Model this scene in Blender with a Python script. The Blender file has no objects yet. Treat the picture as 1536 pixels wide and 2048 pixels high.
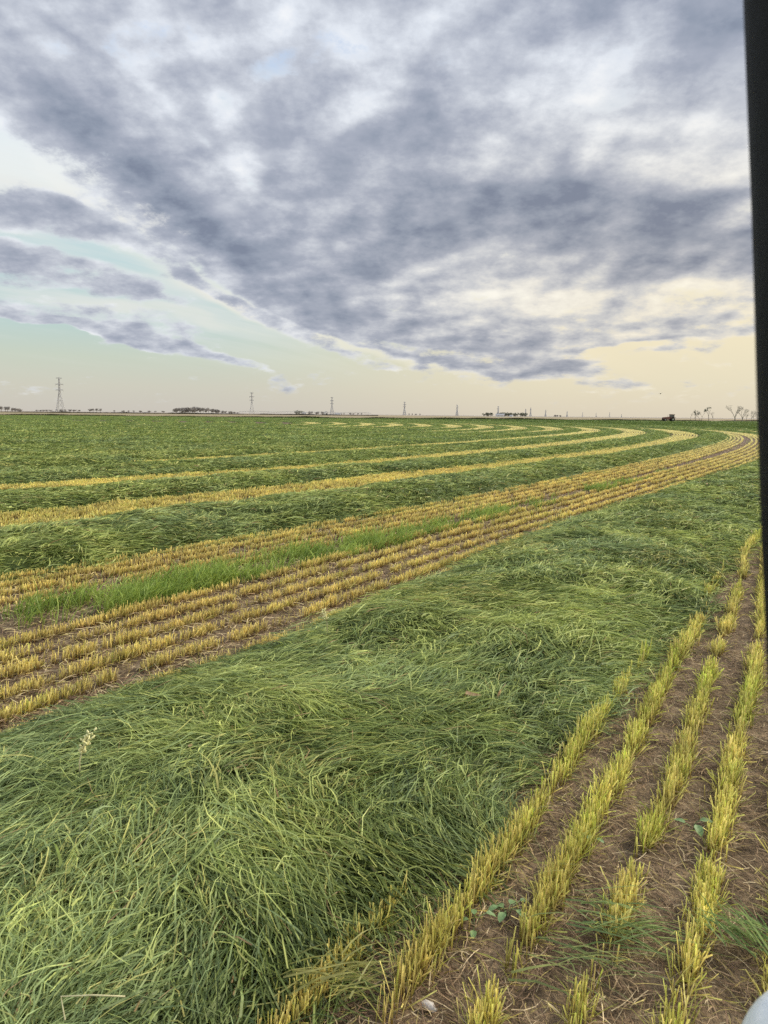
import bpy, math, random
import numpy as np
from mathutils import Vector, Matrix
R = math.radians
rng = np.random.default_rng(7)
random.seed(7)
scn = bpy.context.scene
COL = scn.collection
CAM_H, FPX = 1.9, 1479.0
PITCH, ROLL = math.atan(195 / FPX), math.atan(0.0103)

# ------------------------------------------------------------------ helpers
def ray(px, py):
    """direction in the world of a photograph pixel (used to find azimuths and heights)"""
    X, Y = px - 768, py - 1024
    xr = X * math.cos(ROLL) + Y * math.sin(ROLL)
    yr = -X * math.sin(ROLL) + Y * math.cos(ROLL)
    return Vector((xr / FPX, math.cos(PITCH) - math.sin(PITCH) * yr / FPX,
                   -math.sin(PITCH) - math.cos(PITCH) * yr / FPX))

def far_point(px, dist):
    """point on the ground at a distance, seen in the column px of the horizon"""
    d = ray(px, 821 + px * 0.0103); k = dist / math.hypot(d.x, d.y)
    return Vector((d.x * k, d.y * k, 0))

def tag(o, label=None, cat=None, group=None, kind=None):
    if label: o['label'] = label
    if cat: o['category'] = cat
    if group: o['group'] = group
    if kind: o['kind'] = kind
    return o

def empty(name, loc=(0, 0, 0), rz=0, label=None, cat=None, group=None):
    o = bpy.data.objects.new(name, None); COL.objects.link(o)
    o.location = loc; o.rotation_euler = (0, 0, rz)
    return tag(o, label, cat, group)

def copy_tree(o, parent=None):
    c = o.copy(); COL.objects.link(c); c.parent = parent
    for ch in list(o.children): copy_tree(ch, c)
    return c

def link(name, me, mat, parent=None):
    o = bpy.data.objects.new(name, me); COL.objects.link(o)
    if mat: me.materials.append(mat)
    if parent: o.parent = parent
    return o

def fast_mesh(name, V, F, C=None, smooth=False):
    """V (n,3) float, F (m,4) int quads, C (n,3) linear colours"""
    me = bpy.data.meshes.new(name)
    V = np.ascontiguousarray(V, dtype=np.float32); F = np.ascontiguousarray(F, dtype=np.int32)
    n, m = len(V), len(F)
    me.vertices.add(n); me.vertices.foreach_set('co', V.ravel())
    me.loops.add(m * 4); me.loops.foreach_set('vertex_index', F.ravel())
    me.polygons.add(m)
    me.polygons.foreach_set('loop_start', np.arange(0, m * 4, 4, dtype=np.int32))
    if smooth: me.polygons.foreach_set('use_smooth', np.ones(m, dtype=bool))
    me.update(calc_edges=True)
    if C is not None:
        a = me.color_attributes.new('Col', 'FLOAT_COLOR', 'POINT')
        cc = np.ones((n, 4), dtype=np.float32); cc[:, :3] = C
        a.data.foreach_set('color', cc.ravel())
    return me

class MB:
    """collects boxes, bars, tubes, lathes"""
    def __init__(s): s.v = []; s.f = []
    def box(s, c, d, rz=0):
        b = len(s.v); cs, sn = math.cos(rz), math.sin(rz)
        for z in (-1, 1):
            for x, y in ((-1, -1), (1, -1), (1, 1), (-1, 1)):
                X, Y = x * d[0] / 2, y * d[1] / 2
                s.v.append((c[0] + X * cs - Y * sn, c[1] + X * sn + Y * cs, c[2] + z * d[2] / 2))
        for q in ((0, 3, 2, 1), (4, 5, 6, 7), (0, 1, 5, 4), (1, 2, 6, 5), (2, 3, 7, 6), (3, 0, 4, 7)):
            s.f.append([b + i for i in q])
    def tube(s, pts, rad, n=6, cap=True):
        pts = [Vector(p) for p in pts]; b0 = len(s.v)
        if not hasattr(rad, '__len__'): rad = [rad] * len(pts)
        for i, p in enumerate(pts):
            t = (pts[min(i + 1, len(pts) - 1)] - pts[max(i - 1, 0)]).normalized()
            a = t.cross(Vector((0, 0, 1)) if abs(t.z) < .9 else Vector((1, 0, 0))).normalized(); c = t.cross(a)
            for k in range(n):
                w = 2 * math.pi * k / n
                s.v.append(tuple(p + (a * math.cos(w) + c * math.sin(w)) * rad[i]))
        for i in range(len(pts) - 1):
            for k in range(n):
                s.f.append([b0 + i * n + k, b0 + i * n + (k + 1) % n, b0 + (i + 1) * n + (k + 1) % n, b0 + (i + 1) * n + k])
        if cap:
            s.f.append([b0 + k for k in range(n)][::-1]); s.f.append([b0 + (len(pts) - 1) * n + k for k in range(n)])
    def prism(s, prof, axis_y0, axis_y1):
        """profile in x,z extruded along y"""
        b = len(s.v); n = len(prof)
        for y in (axis_y0, axis_y1):
            for x, z in prof: s.v.append((x, y, z))
        for k in range(n): s.f.append([b + k, b + (k + 1) % n, b + n + (k + 1) % n, b + n + k])
        s.f.append([b + k for k in range(n)][::-1]); s.f.append([b + n + k for k in range(n)])
    def build(s, name, mat, parent=None, smooth=False, bevel=0):
        me = bpy.data.meshes.new(name); me.from_pydata(s.v, [], s.f)
        if smooth:
            for p in me.polygons: p.use_smooth = True
        o = link(name, me, mat, parent)
        if bevel:
            m = o.modifiers.new('bevel', 'BEVEL'); m.width = bevel; m.segments = 2
        return o

class Noise:
    """smooth 2-D value noise in numpy"""
    def __init__(s, seed): s.g = np.random.default_rng(seed).random((256, 256))
    def one(s, x, y):
        xi, yi = np.floor(x).astype(int), np.floor(y).astype(int)
        fx, fy = x - xi, y - yi; fx = fx * fx * (3 - 2 * fx); fy = fy * fy * (3 - 2 * fy)
        g = s.g; a = g[xi & 255, yi & 255]; b = g[(xi + 1) & 255, yi & 255]
        c = g[xi & 255, (yi + 1) & 255]; d = g[(xi + 1) & 255, (yi + 1) & 255]
        return (a * (1 - fx) + b * fx) * (1 - fy) + (c * (1 - fx) + d * fx) * fy
    def __call__(s, x, y, scale=1.0, octaves=3):
        x = np.asarray(x, float) / scale; y = np.asarray(y, float) / scale
        r = 0; a = .5; t = 0
        for i in range(octaves):
            r = r + a * s.one(x + 17.3 * i, y + 9.1 * i); t += a; a *= .5; x = x * 2.03; y = y * 2.03
        return r / t * 2 - 1
N1, N2, N3, N4, N5 = [Noise(i) for i in range(1, 6)]

# ------------------------------------------------------------------ materials
def new_mat(name):
    m = bpy.data.materials.new(name); m.use_nodes = True
    nt = m.node_tree; nt.nodes.clear()
    out = nt.nodes.new('ShaderNodeOutputMaterial')
    return m, nt, out

def blade_material(name, rough=.5, transl=.3, gloss=.06, vary=.18, scale=30):
    m, nt, out = new_mat(name); N, L = nt.nodes, nt.links
    at = N.new('ShaderNodeAttribute'); at.attribute_name = 'Col'
    tc = N.new('ShaderNodeTexCoord'); nz = N.new('ShaderNodeTexNoise'); nz.inputs['Scale'].default_value = scale
    L.new(tc.outputs['Object'], nz.inputs['Vector'])
    mr = N.new('ShaderNodeMapRange'); mr.inputs['From Min'].default_value = .3; mr.inputs['From Max'].default_value = .7
    mr.inputs['To Min'].default_value = 1 - vary; mr.inputs['To Max'].default_value = 1 + vary
    L.new(nz.outputs['Fac'], mr.inputs['Value'])
    mul = N.new('ShaderNodeVectorMath'); mul.operation = 'SCALE'
    L.new(at.outputs['Color'], mul.inputs[0]); L.new(mr.outputs[0], mul.inputs['Scale'])
    d = N.new('ShaderNodeBsdfDiffuse'); t = N.new('ShaderNodeBsdfTranslucent'); g = N.new('ShaderNodeBsdfGlossy')
    g.inputs['Roughness'].default_value = rough; g.inputs['Color'].default_value = (.9, .95, .9, 1)
    L.new(mul.outputs[0], d.inputs['Color']); L.new(mul.outputs[0], t.inputs['Color'])
    a = N.new('ShaderNodeMixShader'); a.inputs[0].default_value = transl
    L.new(d.outputs[0], a.inputs[1]); L.new(t.outputs[0], a.inputs[2])
    b = N.new('ShaderNodeMixShader'); b.inputs[0].default_value = gloss
    L.new(a.outputs[0], b.inputs[1]); L.new(g.outputs[0], b.inputs[2])
    L.new(b.outputs[0], out.inputs['Surface'])
    return m

def surf(name, c1, c2, scale=5, rough=.8, bump=.0, bscale=None, detail=6, metal=0, c3=None, stretch=None, coat=0):
    m, nt, out = new_mat(name); N, L = nt.nodes, nt.links
    p = N.new('ShaderNodeBsdfPrincipled'); p.inputs['Roughness'].default_value = rough
    p.inputs['Metallic'].default_value = metal; p.inputs['Coat Weight'].default_value = coat
    p.inputs['Specular IOR Level'].default_value = .25
    tc = N.new('ShaderNodeTexCoord'); mp = N.new('ShaderNodeMapping')
    if stretch: mp.inputs['Scale'].default_value = stretch
    L.new(tc.outputs['Object'], mp.inputs[0])
    nz = N.new('ShaderNodeTexNoise'); nz.inputs['Scale'].default_value = scale; nz.inputs['Detail'].default_value = detail
    nz.inputs['Roughness'].default_value = .65
    L.new(mp.outputs[0], nz.inputs['Vector'])
    cr = N.new('ShaderNodeValToRGB'); e = cr.color_ramp.elements
    e[0].position = .35; e[1].position = .65; e[0].color = (*c1, 1); e[1].color = (*c2, 1)
    if c3: x = e.new(.5); x.color = (*c3, 1)
    L.new(nz.outputs['Fac'], cr.inputs[0]); L.new(cr.outputs[0], p.inputs['Base Color'])
    if bump:
        nb = N.new('ShaderNodeTexNoise'); nb.inputs['Scale'].default_value = bscale or scale * 3; nb.inputs['Detail'].default_value = 8
        L.new(mp.outputs[0], nb.inputs['Vector'])
        bp = N.new('ShaderNodeBump'); bp.inputs['Strength'].default_value = 1; bp.inputs['Distance'].default_value = bump
        L.new(nb.outputs['Fac'], bp.inputs['Height']); L.new(bp.outputs[0], p.inputs['Normal'])
    L.new(p.outputs[0], out.inputs['Surface'])
    return m

M_BLADE = blade_material('cut_grass', transl=.28, gloss=.022)
M_STALK = blade_material('stubble_stalks', transl=.2, gloss=.02, vary=.22, scale=60)
M_LITTER = blade_material('dry_litter', transl=.1, gloss=.01, vary=.25, scale=60)
M_MOUND = surf('matted_grass', (.06, .10, .025), (.14, .22, .05), 14, .9, .05, 35, c3=(.09, .15, .035))
M_SOIL = surf('brown_soil', (.105, .072, .042), (.35, .255, .155), 6, .95, .045, 38, detail=12, c3=(.19, .135, .082))

# ------------------------------------------------------------------ base curve of the mown rounds
_hs = [-200, -10, 5, 15, 30, 45, 60, 75, 83.5, 900]
_hh = [42, 42, 37, 33.3, 31.3, 29.8, 28, 25, 22.7, 22.7 - math.degrees((900 - 83.5) / 143.7)]
BS = np.arange(-60, 640, .1)
BH = np.radians(np.interp(BS, _hs, _hh))
BX = np.cumsum(np.sin(BH)) * .1; BY = np.cumsum(np.cos(BH)) * .1
_i = int(np.argmin(abs(BS - 83.5))); BX += 32.6 - BX[_i]; BY += 77.9 - BY[_i]

def to_xy(s, c):
    x = np.interp(s, BS, BX); y = np.interp(s, BS, BY); h = np.interp(s, BS, BH)
    return x - c * np.cos(h), y + c * np.sin(h), h

def tab(ss, cc): return lambda s: np.interp(s, ss, cc)
def shift(f, d): return lambda s: f(s) + d
SW = [
    (tab([-20, 25, 60, 200], [-17.6, -17.2, -17, -17]), tab([-20, 200], [-14.0, -14.0]), .25),
    (tab([0, 2.5, 4, 6, 9, 13, 20, 60, 150], [-9.66, -9.40, -9.24, -9.12, -8.98, -8.88, -8.8, -9.0, -9.2]),
     tab([0, 3, 5, 7, 9, 12, 16, 20, 28, 35, 46, 90], [-7.1, -6.8, -6.55, -6.3, -6.05, -5.85, -5.75, -5.85, -6.25, -6.5, -6.6, -6.7]), .22),
    (tab([0, 4.8, 8, 12, 20, 50, 74, 94], [-2.5, -2.5, -2.6, -2.6, -2.55, -2.4, -2.9, -3.2]),
     tab([0, 14, 25, 32, 50, 84], [.1, .1, .25, -.2, -.2, -.5]), .28),
    (tab([0, 10, 14, 18, 24, 40, 55, 73, 96], [2.8, 2.7, 2.4, 2.3, 1.8, 1.5, 1.6, 2.3, 2.8]),
     tab([0, 12, 19, 30, 73, 96], [5.6, 5.2, 4.7, 4.6, 5.0, 5.0]), .24),
    (tab([0, 12, 16, 20, 39, 57, 76], [7.6, 7.4, 6.9, 6.3, 6.5, 7.2, 7.9]),
     tab([0, 20, 40, 55, 90], [10.9, 10.9, 10.9, 10.9, 10.5]), .23),
]
for k in range(1, 24):
    w = .35 * math.sin(k * 2.3)
    SW.append((tab([0, 30, 70, 100], [7.2 + 5 * k + w, 6.9 + 5 * k + w, 7.9 + 5 * k, 7.9 + 5 * k]),
               tab([0, 30, 70, 100], [11.9 + 5 * k + w, 11.9 + 5 * k + w, 11.6 + 5 * k, 10.3 + 5 * k]), .21 + .03 * math.sin(k * 1.7)))

def edges(i, s):
    n, f, H = SW[i]
    a, b = n(s), f(s)
    a = a + .16 * N1(s, np.full_like(s, i * 7.7), .9, 3) + .12 * N1(s, np.full_like(s, i * 3.7 + 50), 3.0, 2)
    b = b + .16 * N2(s, np.full_like(s, i * 5.1), .9, 3) + .12 * N2(s, np.full_like(s, i * 2.3 + 50), 3.0, 2)
    return a, b, H

def mound(i, s, c, x, y):
    a, b, H = edges(i, s)
    u = np.clip((c - a) / (b - a), 0, 1) * 2 - 1
    prof = np.clip(1 - np.abs(u) ** 3.2, 0, 1) ** .8
    lump = .5 * N3(x, y, 1.3, 2) + .3 * N4(x, y, .45, 2)
    return prof * H * (1 + (.62 if i == 1 else .5) * lump) + .012

def dist(x, y): return np.sqrt(x * x + y * y + CAM_H ** 2)
def in_view(x, y, m=0.0):
    return (y > 1.2) & (np.abs(np.arctan2(x, y)) < R(31) + m / dist(x, y) )

# ------------------------------------------------------------------ blades
def blades(P, head, L, W, p0, p1, curl, roll, cb, ct, K=3, taper=(1, .95, .7, .08)):
    n = len(P); pos = P.astype(np.float64).copy(); V = np.empty((n, (K + 1) * 2, 3)); C = np.empty((n, (K + 1) * 2, 3))
    for k in range(K + 1):
        t = k / K; ph = p0 + (p1 - p0) * t; hd = head + curl * t
        d = np.stack([np.sin(hd) * np.cos(ph), np.cos(hd) * np.cos(ph), np.sin(ph)], 1)
        side = np.stack([np.cos(hd), -np.sin(hd), np.zeros(n)], 1)
        up = np.cross(side, d)
        sv = side * np.cos(roll)[:, None] + up * np.sin(roll)[:, None]
        w = (W * taper[k] / 2)[:, None]
        V[:, 2 * k] = pos - sv * w; V[:, 2 * k + 1] = pos + sv * w
        cc = cb * (1 - t) + ct * t
        C[:, 2 * k] = cc; C[:, 2 * k + 1] = cc
        pos = pos + d * (L / K)[:, None]
    b = (np.arange(n) * (K + 1) * 2)[:, None]
    F = np.concatenate([b + np.array([[2 * k, 2 * k + 1, 2 * k + 3, 2 * k + 2]]) for k in range(K)], 1).reshape(-1, 4)
    return V.reshape(-1, 3), F, C.reshape(-1, 3)

def join(parts):
    V = []; F = []; C = []; o = 0
    for v, f, c in parts:
        V.append(v); F.append(f + o); C.append(c); o += len(v)
    return np.concatenate(V), np.concatenate(F), np.concatenate(C)

def lerp(a, b, t): return a[None, :] * (1 - t[:, None]) + b[None, :] * t[:, None]
A = np.array
G_DARK, G_MID, G_LITE, G_YEL, G_BLUE = A([.078, .120, .030]), A([.305, .395, .100]), A([.72, .79, .25]), A([.88, .78, .26]), A([.25, .35, .17])

def scatter(s0, s1, cfn0, cfn1, rho, ds=.4, rows=None):
    """random (s,c) with density rho(d) per m2, culled to the wedge the camera could look into"""
    S = []; Cc = []
    s = s0
    while s < s1:
        st = ds * (1 + max(0, abs(s) - 20) * .03)
        sm = s + st / 2
        a, b = float(cfn0(sm)), float(cfn1(sm)); nc = max(1, int((b - a) / (st * 1.5)))
        for j in range(nc):
            ca, cb_ = a + (b - a) * j / nc, a + (b - a) * (j + 1) / nc
            x, y, h = to_xy(sm, (ca + cb_) / 2)
            d = math.sqrt(x * x + y * y + CAM_H ** 2)
            if y < .8 - 0 or abs(math.atan2(x, y)) > R(31.5) + 1.2 / d: continue
            R_local = max(.05, 1 - max(0, (ca + cb_) / 2) / 143.7) if sm > 83 else 1
            n = rng.poisson(rho(d) * st * (cb_ - ca) * R_local)
            if n:
                S.append(sm + (rng.random(n) - .5) * st); Cc.append(ca + rng.random(n) * (cb_ - ca))
        s += st
    if not S: return np.zeros(0), np.zeros(0)
    return np.concatenate(S), np.concatenate(Cc)

def rho_blades(d):
    if d < 30: return 10500 * (3 / max(d, 2.6)) ** 1.42
    return 10500 * .1 ** 1.42 * (30 / d) ** 2.15

def make_swath(i, s1):
    TB = 22
    ts, tc = scatter(-6, s1, lambda s: edges(i, A([s]))[0][0] - .05, lambda s: edges(i, A([s]))[1][0] + .05, lambda d: rho_blades(d) / TB)
    n = len(ts)
    if n < 3: return None
    tx, ty, th = to_xy(ts, tc); td = dist(tx, ty)
    flow = th + R(15) + R(120) * N1(tx, ty, 1.3, 3) + R(75) * N2(tx, ty, .4, 2) + rng.normal(0, R(20), n)
    flow = np.where(rng.random(n) < .12, th + rng.random(n) * 6.28, flow)
    tl = np.clip(rng.normal(.19, .07, n), .07, .45) * np.clip(1 + (td - 15) * .003, 1, 1.35)
    tint = N5(tx, ty, .5, 3) * 1.35 + rng.normal(0, .28, n)
    yel = (N4(tx + 40, ty, 1.1, 3) + rng.normal(0, .25, n)) > .42
    blue = (N3(tx - 30, ty, 1.6, 3) + rng.normal(0, .3, n))
    tz = rng.random(n)
    up = rng.normal(R(1), R(7), n) + R(10) * N2(tx + 9, ty, .5, 2)
    r = lambda v: np.repeat(v, TB)
    m = n * TB
    rad = .055 * np.clip(td / 7, 1, 6)
    tu, tv = rng.normal(0, 1, m), rng.normal(0, 1, m)
    fl = r(flow)
    # lock: elongated along its flow
    lx = tu * r(rad) * 1.0; ly = tv * r(rad) * 1.5
    x = r(tx) + lx * np.cos(fl) + ly * np.sin(fl); y = r(ty) - lx * np.sin(fl) + ly * np.cos(fl)
    L = r(tl) * np.clip(rng.normal(1, .22, m), .4, 1.6)
    head = fl + rng.normal(0, R(11), m) + tu * R(9)
    # local (s,c) of displaced root
    hh = r(th); dx, dy = x - r(tx), y - r(ty)
    s_ = r(ts) + dx * np.sin(hh) + dy * np.cos(hh); c_ = r(tc) - dx * np.cos(hh) + dy * np.sin(hh)
    z = mound(i, s_, c_, x, y)
    x0 = x - np.sin(head) * L * .5; y0 = y - np.cos(head) * L * .5
    dep = rng.random(m); d_ = dist(x, y)
    p0 = r(up) + rng.normal(R(7), R(9), m); p1 = p0 - R(20) - rng.random(m) * R(30)
    # root sits so that the middle of the arch rides on the mound
    lift = L * .5 * np.sin(p0 * .6)
    z0 = z - lift * .8 + (dep - .5) * .06 - .01 * np.clip(d_ / 40, 0, 4) + (r(tz) - .5) * .035
    d = dist(x, y)
    W = np.clip(rng.normal(.0043, .0012, m), .0022, .009) * np.where(rng.random(m) < .07, 1.9, 1) * np.clip(d / 4.2, 1, 40) ** .82
    curl = rng.normal(0, R(36), m) + r(rng.normal(0, R(42), n))
    roll = rng.normal(0, R(38), m)
    fr_ = 1 / (1 + (d_ / 45) ** 2); t = np.clip(np.where(d_ > 30, .31, .33) + .13 * fr_ + (r(tint) * .40 + rng.normal(0, .24, m)) * (.16 + .84 * fr_) + (dep - .5) * .75, 0, 1.15)  # deeper blades get darker colours, painting shade inside the heap
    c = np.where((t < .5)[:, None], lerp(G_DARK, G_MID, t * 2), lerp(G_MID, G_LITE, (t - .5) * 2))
    bl = np.clip(r(blue) * .9 + .1, 0, .75)[:, None]; c = c * (1 - bl) + (G_BLUE * (.45 + .9 * t[:, None])) * bl
    yy = (r(yel) & (rng.random(m) < .4)) | (rng.random(m) < .02)
    c = np.where(yy[:, None], c * .45 + G_YEL * .6, c)
    dead = (rng.random(m) < .012) & (d_ < 25); c = np.where(dead[:, None], A([.50, .34, .17])[None], c)
    cb = c * .5 + A([.03, .022, 0])[None] * rng.random(m)[:, None]; ct = c * 1.15  # roots darkened in colour to stand for shade between blades
    # straight away, drop roots that would hang in front of the edge too far
    P = np.stack([x0, y0, np.maximum(z0, .012)], 1)
    K = 3
    far = d > 45
    parts = []
    if (~far).any():
        q = ~far
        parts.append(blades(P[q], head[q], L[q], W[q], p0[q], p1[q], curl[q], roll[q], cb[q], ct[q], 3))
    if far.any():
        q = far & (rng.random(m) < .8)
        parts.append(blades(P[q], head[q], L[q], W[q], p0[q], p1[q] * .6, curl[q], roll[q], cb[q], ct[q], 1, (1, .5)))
    V, F, C = join(parts)
    V[:, 2] = np.maximum(V[:, 2], .008)
    # the matted body of the swath goes into the same object
    step = lambda s: .07 if s < 14 else .2 if s < 30 else .6 if s < 150 else 2.0
    SS = []; s = -5.0
    while s < s1: SS.append(s); s += step(s)
    SS = A(SS); nu = 40 if i < 4 else 14
    a, b, H = edges(i, SS); U = np.linspace(0, 1, nu)
    cg = a[:, None] + (b - a)[:, None] * U[None]; sg = np.repeat(SS[:, None], nu, 1)
    gx, gy, gh = to_xy(sg.ravel(), cg.ravel())
    gz = mound(i, sg.ravel(), cg.ravel(), gx, gy) - .045
    gz = gz + .02 * N4(gx, gy, .09, 2) * (dist(gx, gy) < 14)
    gz = gz.reshape(len(SS), nu); gz[:, 0] = -.02; gz[:, -1] = -.02
    MV = np.stack([gx, gy, gz.ravel()], 1)
    ii = (np.arange(len(SS) - 1)[:, None] * nu + np.arange(nu - 1)[None]).ravel()
    MF = np.stack([ii, ii + nu, ii + nu + 1, ii + 1], 1)
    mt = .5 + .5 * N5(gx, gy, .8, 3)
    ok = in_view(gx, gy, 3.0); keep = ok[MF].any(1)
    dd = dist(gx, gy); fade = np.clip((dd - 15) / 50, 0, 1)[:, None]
    MC = lerp(G_DARK * .45, G_MID * .5, mt) * (1 - fade) + lerp(G_DARK * .9, G_MID * .95, mt) * fade  # near body coloured darker so gaps between blades look shaded
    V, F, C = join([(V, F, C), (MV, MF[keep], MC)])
    return V, F, C

SW_LABEL = {
    0: 'low green windrow beyond the far curve of the stubble at the right edge',
    1: 'big nearest windrow of fresh cut green grass filling the foreground beside the brown stubble rows',
    2: 'second windrow of cut grass, dark green, behind the wide double stubble strip',
    3: 'third windrow of cut grass, between two narrow yellow stubble strips',
    4: 'fourth windrow of cut grass, curving behind the second narrow yellow stubble strip',
}
ORD = ['fifth', 'sixth', 'seventh', 'eighth', 'ninth', 'tenth', 'eleventh', 'twelfth', 'thirteenth', 'fourteenth', 'fifteenth', 'sixteenth',
       'seventeenth', 'eighteenth', 'nineteenth', 'twentieth', 'twenty first', 'twenty second', 'twenty third', 'twenty fourth', 'twenty fifth',
       'twenty sixth', 'twenty seventh']
nblade = 0
for i in range(len(SW)):
    r_ = make_swath(i, 600)
    if r_ is None: continue
    nblade += len(r_[0]) // 8
    o = link('grass_windrow', fast_mesh('grass_windrow', *r_), M_BLADE)
    lab = SW_LABEL.get(i) or ('%s curved green windrow counted from the foreground, out in the mown field' % ORD[i - 5])
    tag(o, lab, 'windrow', 'curved windrows of cut grass in the field', 'stuff')

# ------------------------------------------------------------------ stubble
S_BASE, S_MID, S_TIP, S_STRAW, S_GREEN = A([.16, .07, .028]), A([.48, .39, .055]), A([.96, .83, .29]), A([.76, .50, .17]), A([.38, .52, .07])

def stubble(rows, s0, s1, seed, height=.12, green=0.25, warm=0.0, drift=None, spread=.019, rag=1.5, lim=None, dens0=900, far=1.0):
    """rows: list of offsets c; returns stalk geometry"""
    S = []; Cq = []
    for j, c0 in enumerate(rows):
        s = s0
        while s < s1:
            st = .25 * (1 + max(0, s - 15) * .03)
            sm = s + st / 2; cc = c0 + (drift(sm) if drift else 0)
            x, y, h = to_xy(sm, cc); d = math.sqrt(x * x + y * y + 3.6)
            if y > .8 and abs(math.atan2(x, y)) < R(31.5) + 1 / d:
                dens = dens0 * (3 / max(d, 3)) ** .85 if d < 20 else far * dens0 * (3 / 20) ** .85 * (20 / d) ** 1.5
                n = rng.poisson(dens * st)
                ss = sm + (rng.random(n) - .5) * st
                clump = N2(ss, np.full(n, c0 * 13.7 + seed), .22, 2) + .4 * N1(ss, np.full(n, c0 * 5.1 + seed), 1.1, 2)
                ok = rng.random(n) < np.clip(.75 + clump * rag, .04, 1)
                ss = ss[ok]; clump = clump[ok]
                wob = spread * 1.3 * N3(ss, np.full(len(ss), c0 * 3.3), .8, 2)
                off = rng.normal(0, spread, len(ss)) * (1 + .3 * clump)
                S.append(ss); Cq.append(c0 + (drift(ss) if drift else 0) + wob + off)
            s += st
    s = np.concatenate(S); c = np.concatenate(Cq)
    if lim:
        lo, hi = lim; k_ = (c > lo(s)) & (c < hi(s)); s, c = s[k_], c[k_]
    n = len(s)
    x, y, h = to_xy(s, c); d = dist(x, y)
    L = np.clip(rng.normal(height, height * .22, n), .035, .26) * (1 + .28 * N4(x, y, .35, 2))
    flat = rng.random(n) < .14
    p0 = np.clip(rng.normal(R(83), R(13), n), R(30), R(90)); p0 = np.where(flat, rng.random(n) * R(55), p0)
    lean = h + R(10) + rng.normal(0, R(75), n)
    W = np.clip(rng.normal(.0046, .0011, n), .0025, .008) * np.clip(d / 4.0, 1, 40) ** .8
    g = np.clip(green + .38 * N5(x, y, .5, 3) + rng.normal(0, .22, n), 0, 1)
    warmv = np.clip(warm + .6 * N1(x, y, 2.2, 2) + rng.normal(0, .25, n), 0, 1)
    mid = lerp(S_MID, S_GREEN, g); br_far = 1; mid = mid * (1 - .5 * warmv[:, None]) + S_STRAW[None] * .5 * warmv[:, None]
    tip = lerp(S_TIP, S_GREEN * 1.35, np.clip(g * 1.1 - .15, 0, 1)); tip = tip * (1 - .45 * warmv[:, None]) + A([.90, .64, .24])[None] * .45 * warmv[:, None]
    br = (np.clip(rng.normal(1, .22, n), .5, 1.5) * (1 + .32 * N1(x + 7, y, .3, 2)))[:, None]
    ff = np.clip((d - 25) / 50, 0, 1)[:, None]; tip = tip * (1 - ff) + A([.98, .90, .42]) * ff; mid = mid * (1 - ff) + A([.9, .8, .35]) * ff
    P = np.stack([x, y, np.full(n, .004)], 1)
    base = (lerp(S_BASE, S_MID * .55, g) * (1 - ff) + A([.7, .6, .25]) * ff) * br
    near = d < 12
    parts = []
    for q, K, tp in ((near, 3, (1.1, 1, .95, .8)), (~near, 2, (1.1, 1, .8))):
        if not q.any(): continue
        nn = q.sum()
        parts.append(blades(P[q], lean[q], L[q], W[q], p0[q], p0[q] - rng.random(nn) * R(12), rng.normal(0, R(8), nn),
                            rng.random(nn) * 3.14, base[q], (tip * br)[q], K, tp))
    # fine leaf wisps springing from the stools
    q = (d < 16) & (rng.random(n) < .17 + .24 * g); nn = q.sum()
    parts.append(blades(P[q], rng.random(nn) * 6.28, L[q] * rng.uniform(.8, 1.6, nn), W[q] * .6, rng.uniform(R(35), R(85), nn), rng.uniform(-R(20), R(50), nn),
                        rng.normal(0, R(40), nn), rng.normal(0, .7, nn), mid[q] * .9, lerp(S_GREEN, S_TIP, rng.random(nn) * .8) * .85, 3))
    return join(parts)

def litter(s0, s1, cf0, cf1, dens, cols, lmin=.04, lmax=.2, up=.0, w=.0035):
    s, c = scatter(s0, s1, cf0, cf1, lambda d: dens * (3 / max(d, 3)) ** 1.5)
    n = len(s); x, y, h = to_xy(s, c); d = dist(x, y)
    k = rng.integers(0, len(cols), n); col = A(cols)[k] * np.clip(rng.normal(1, .25, n), .4, 1.6)[:, None]
    L = rng.uniform(lmin, lmax, n) ** 1.0
    P = np.stack([x, y, .006 + rng.random(n) * .02], 1)
    return blades(P, rng.random(n) * 6.28, L, w * rng.uniform(.6, 1.5, n) * np.clip(d / 4, 1, 20) ** .8, rng.uniform(-R(2), R(18), n) + up, -rng.uniform(0, R(16), n),
                  rng.normal(0, R(45), n), rng.normal(0, .4, n), col, col * 1.1, 3, (1, 1, .8, .3))

DRY = [[.38, .27, .16], [.26, .17, .10], [.54, .43, .26], [.17, .11, .07], [.42, .34, .12], [.22, .14, .09], [.30, .21, .12]]
driftA = tab([-5, 3, 12, 20, 60], [-1.3, 0, 1.25, 1.45, 1.45])
rowsA = [-9.55 - .265 * k + 0 for k in range(-1, 14)]
st = stubble(rowsA, -2, 600, 3, .095, .43, .18, driftA, .021, 1.7, dens0=1150, lim=(lambda s: s * 0 - 99, lambda s: edges(1, s)[0] + .08 * N4(s, s * 0, .5, 2) + .02))
# drop stalks that would stand under the near windrow
def prune(g, i, side):
    V, F, C = g; return g
o = link('stubble_rows', fast_mesh('stubble_rows', *st), M_STALK)
tag(o, 'rows of cut yellow green stubble standing on bare brown soil at the lower right', 'stubble', None, 'stuff')
lt = litter(-2, 60, tab([0, 1], [-14, -14]), lambda s: float(SW[1][0](s)) + .2, 2600, DRY, lmin=.02, lmax=.15, w=.0026)
o = link('straw_litter', fast_mesh('straw_litter', *lt), M_LITTER)
tag(o, 'dry straw and chaff scattered on the bare soil between the lower right stubble rows', 'straw litter', None, 'stuff')

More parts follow.
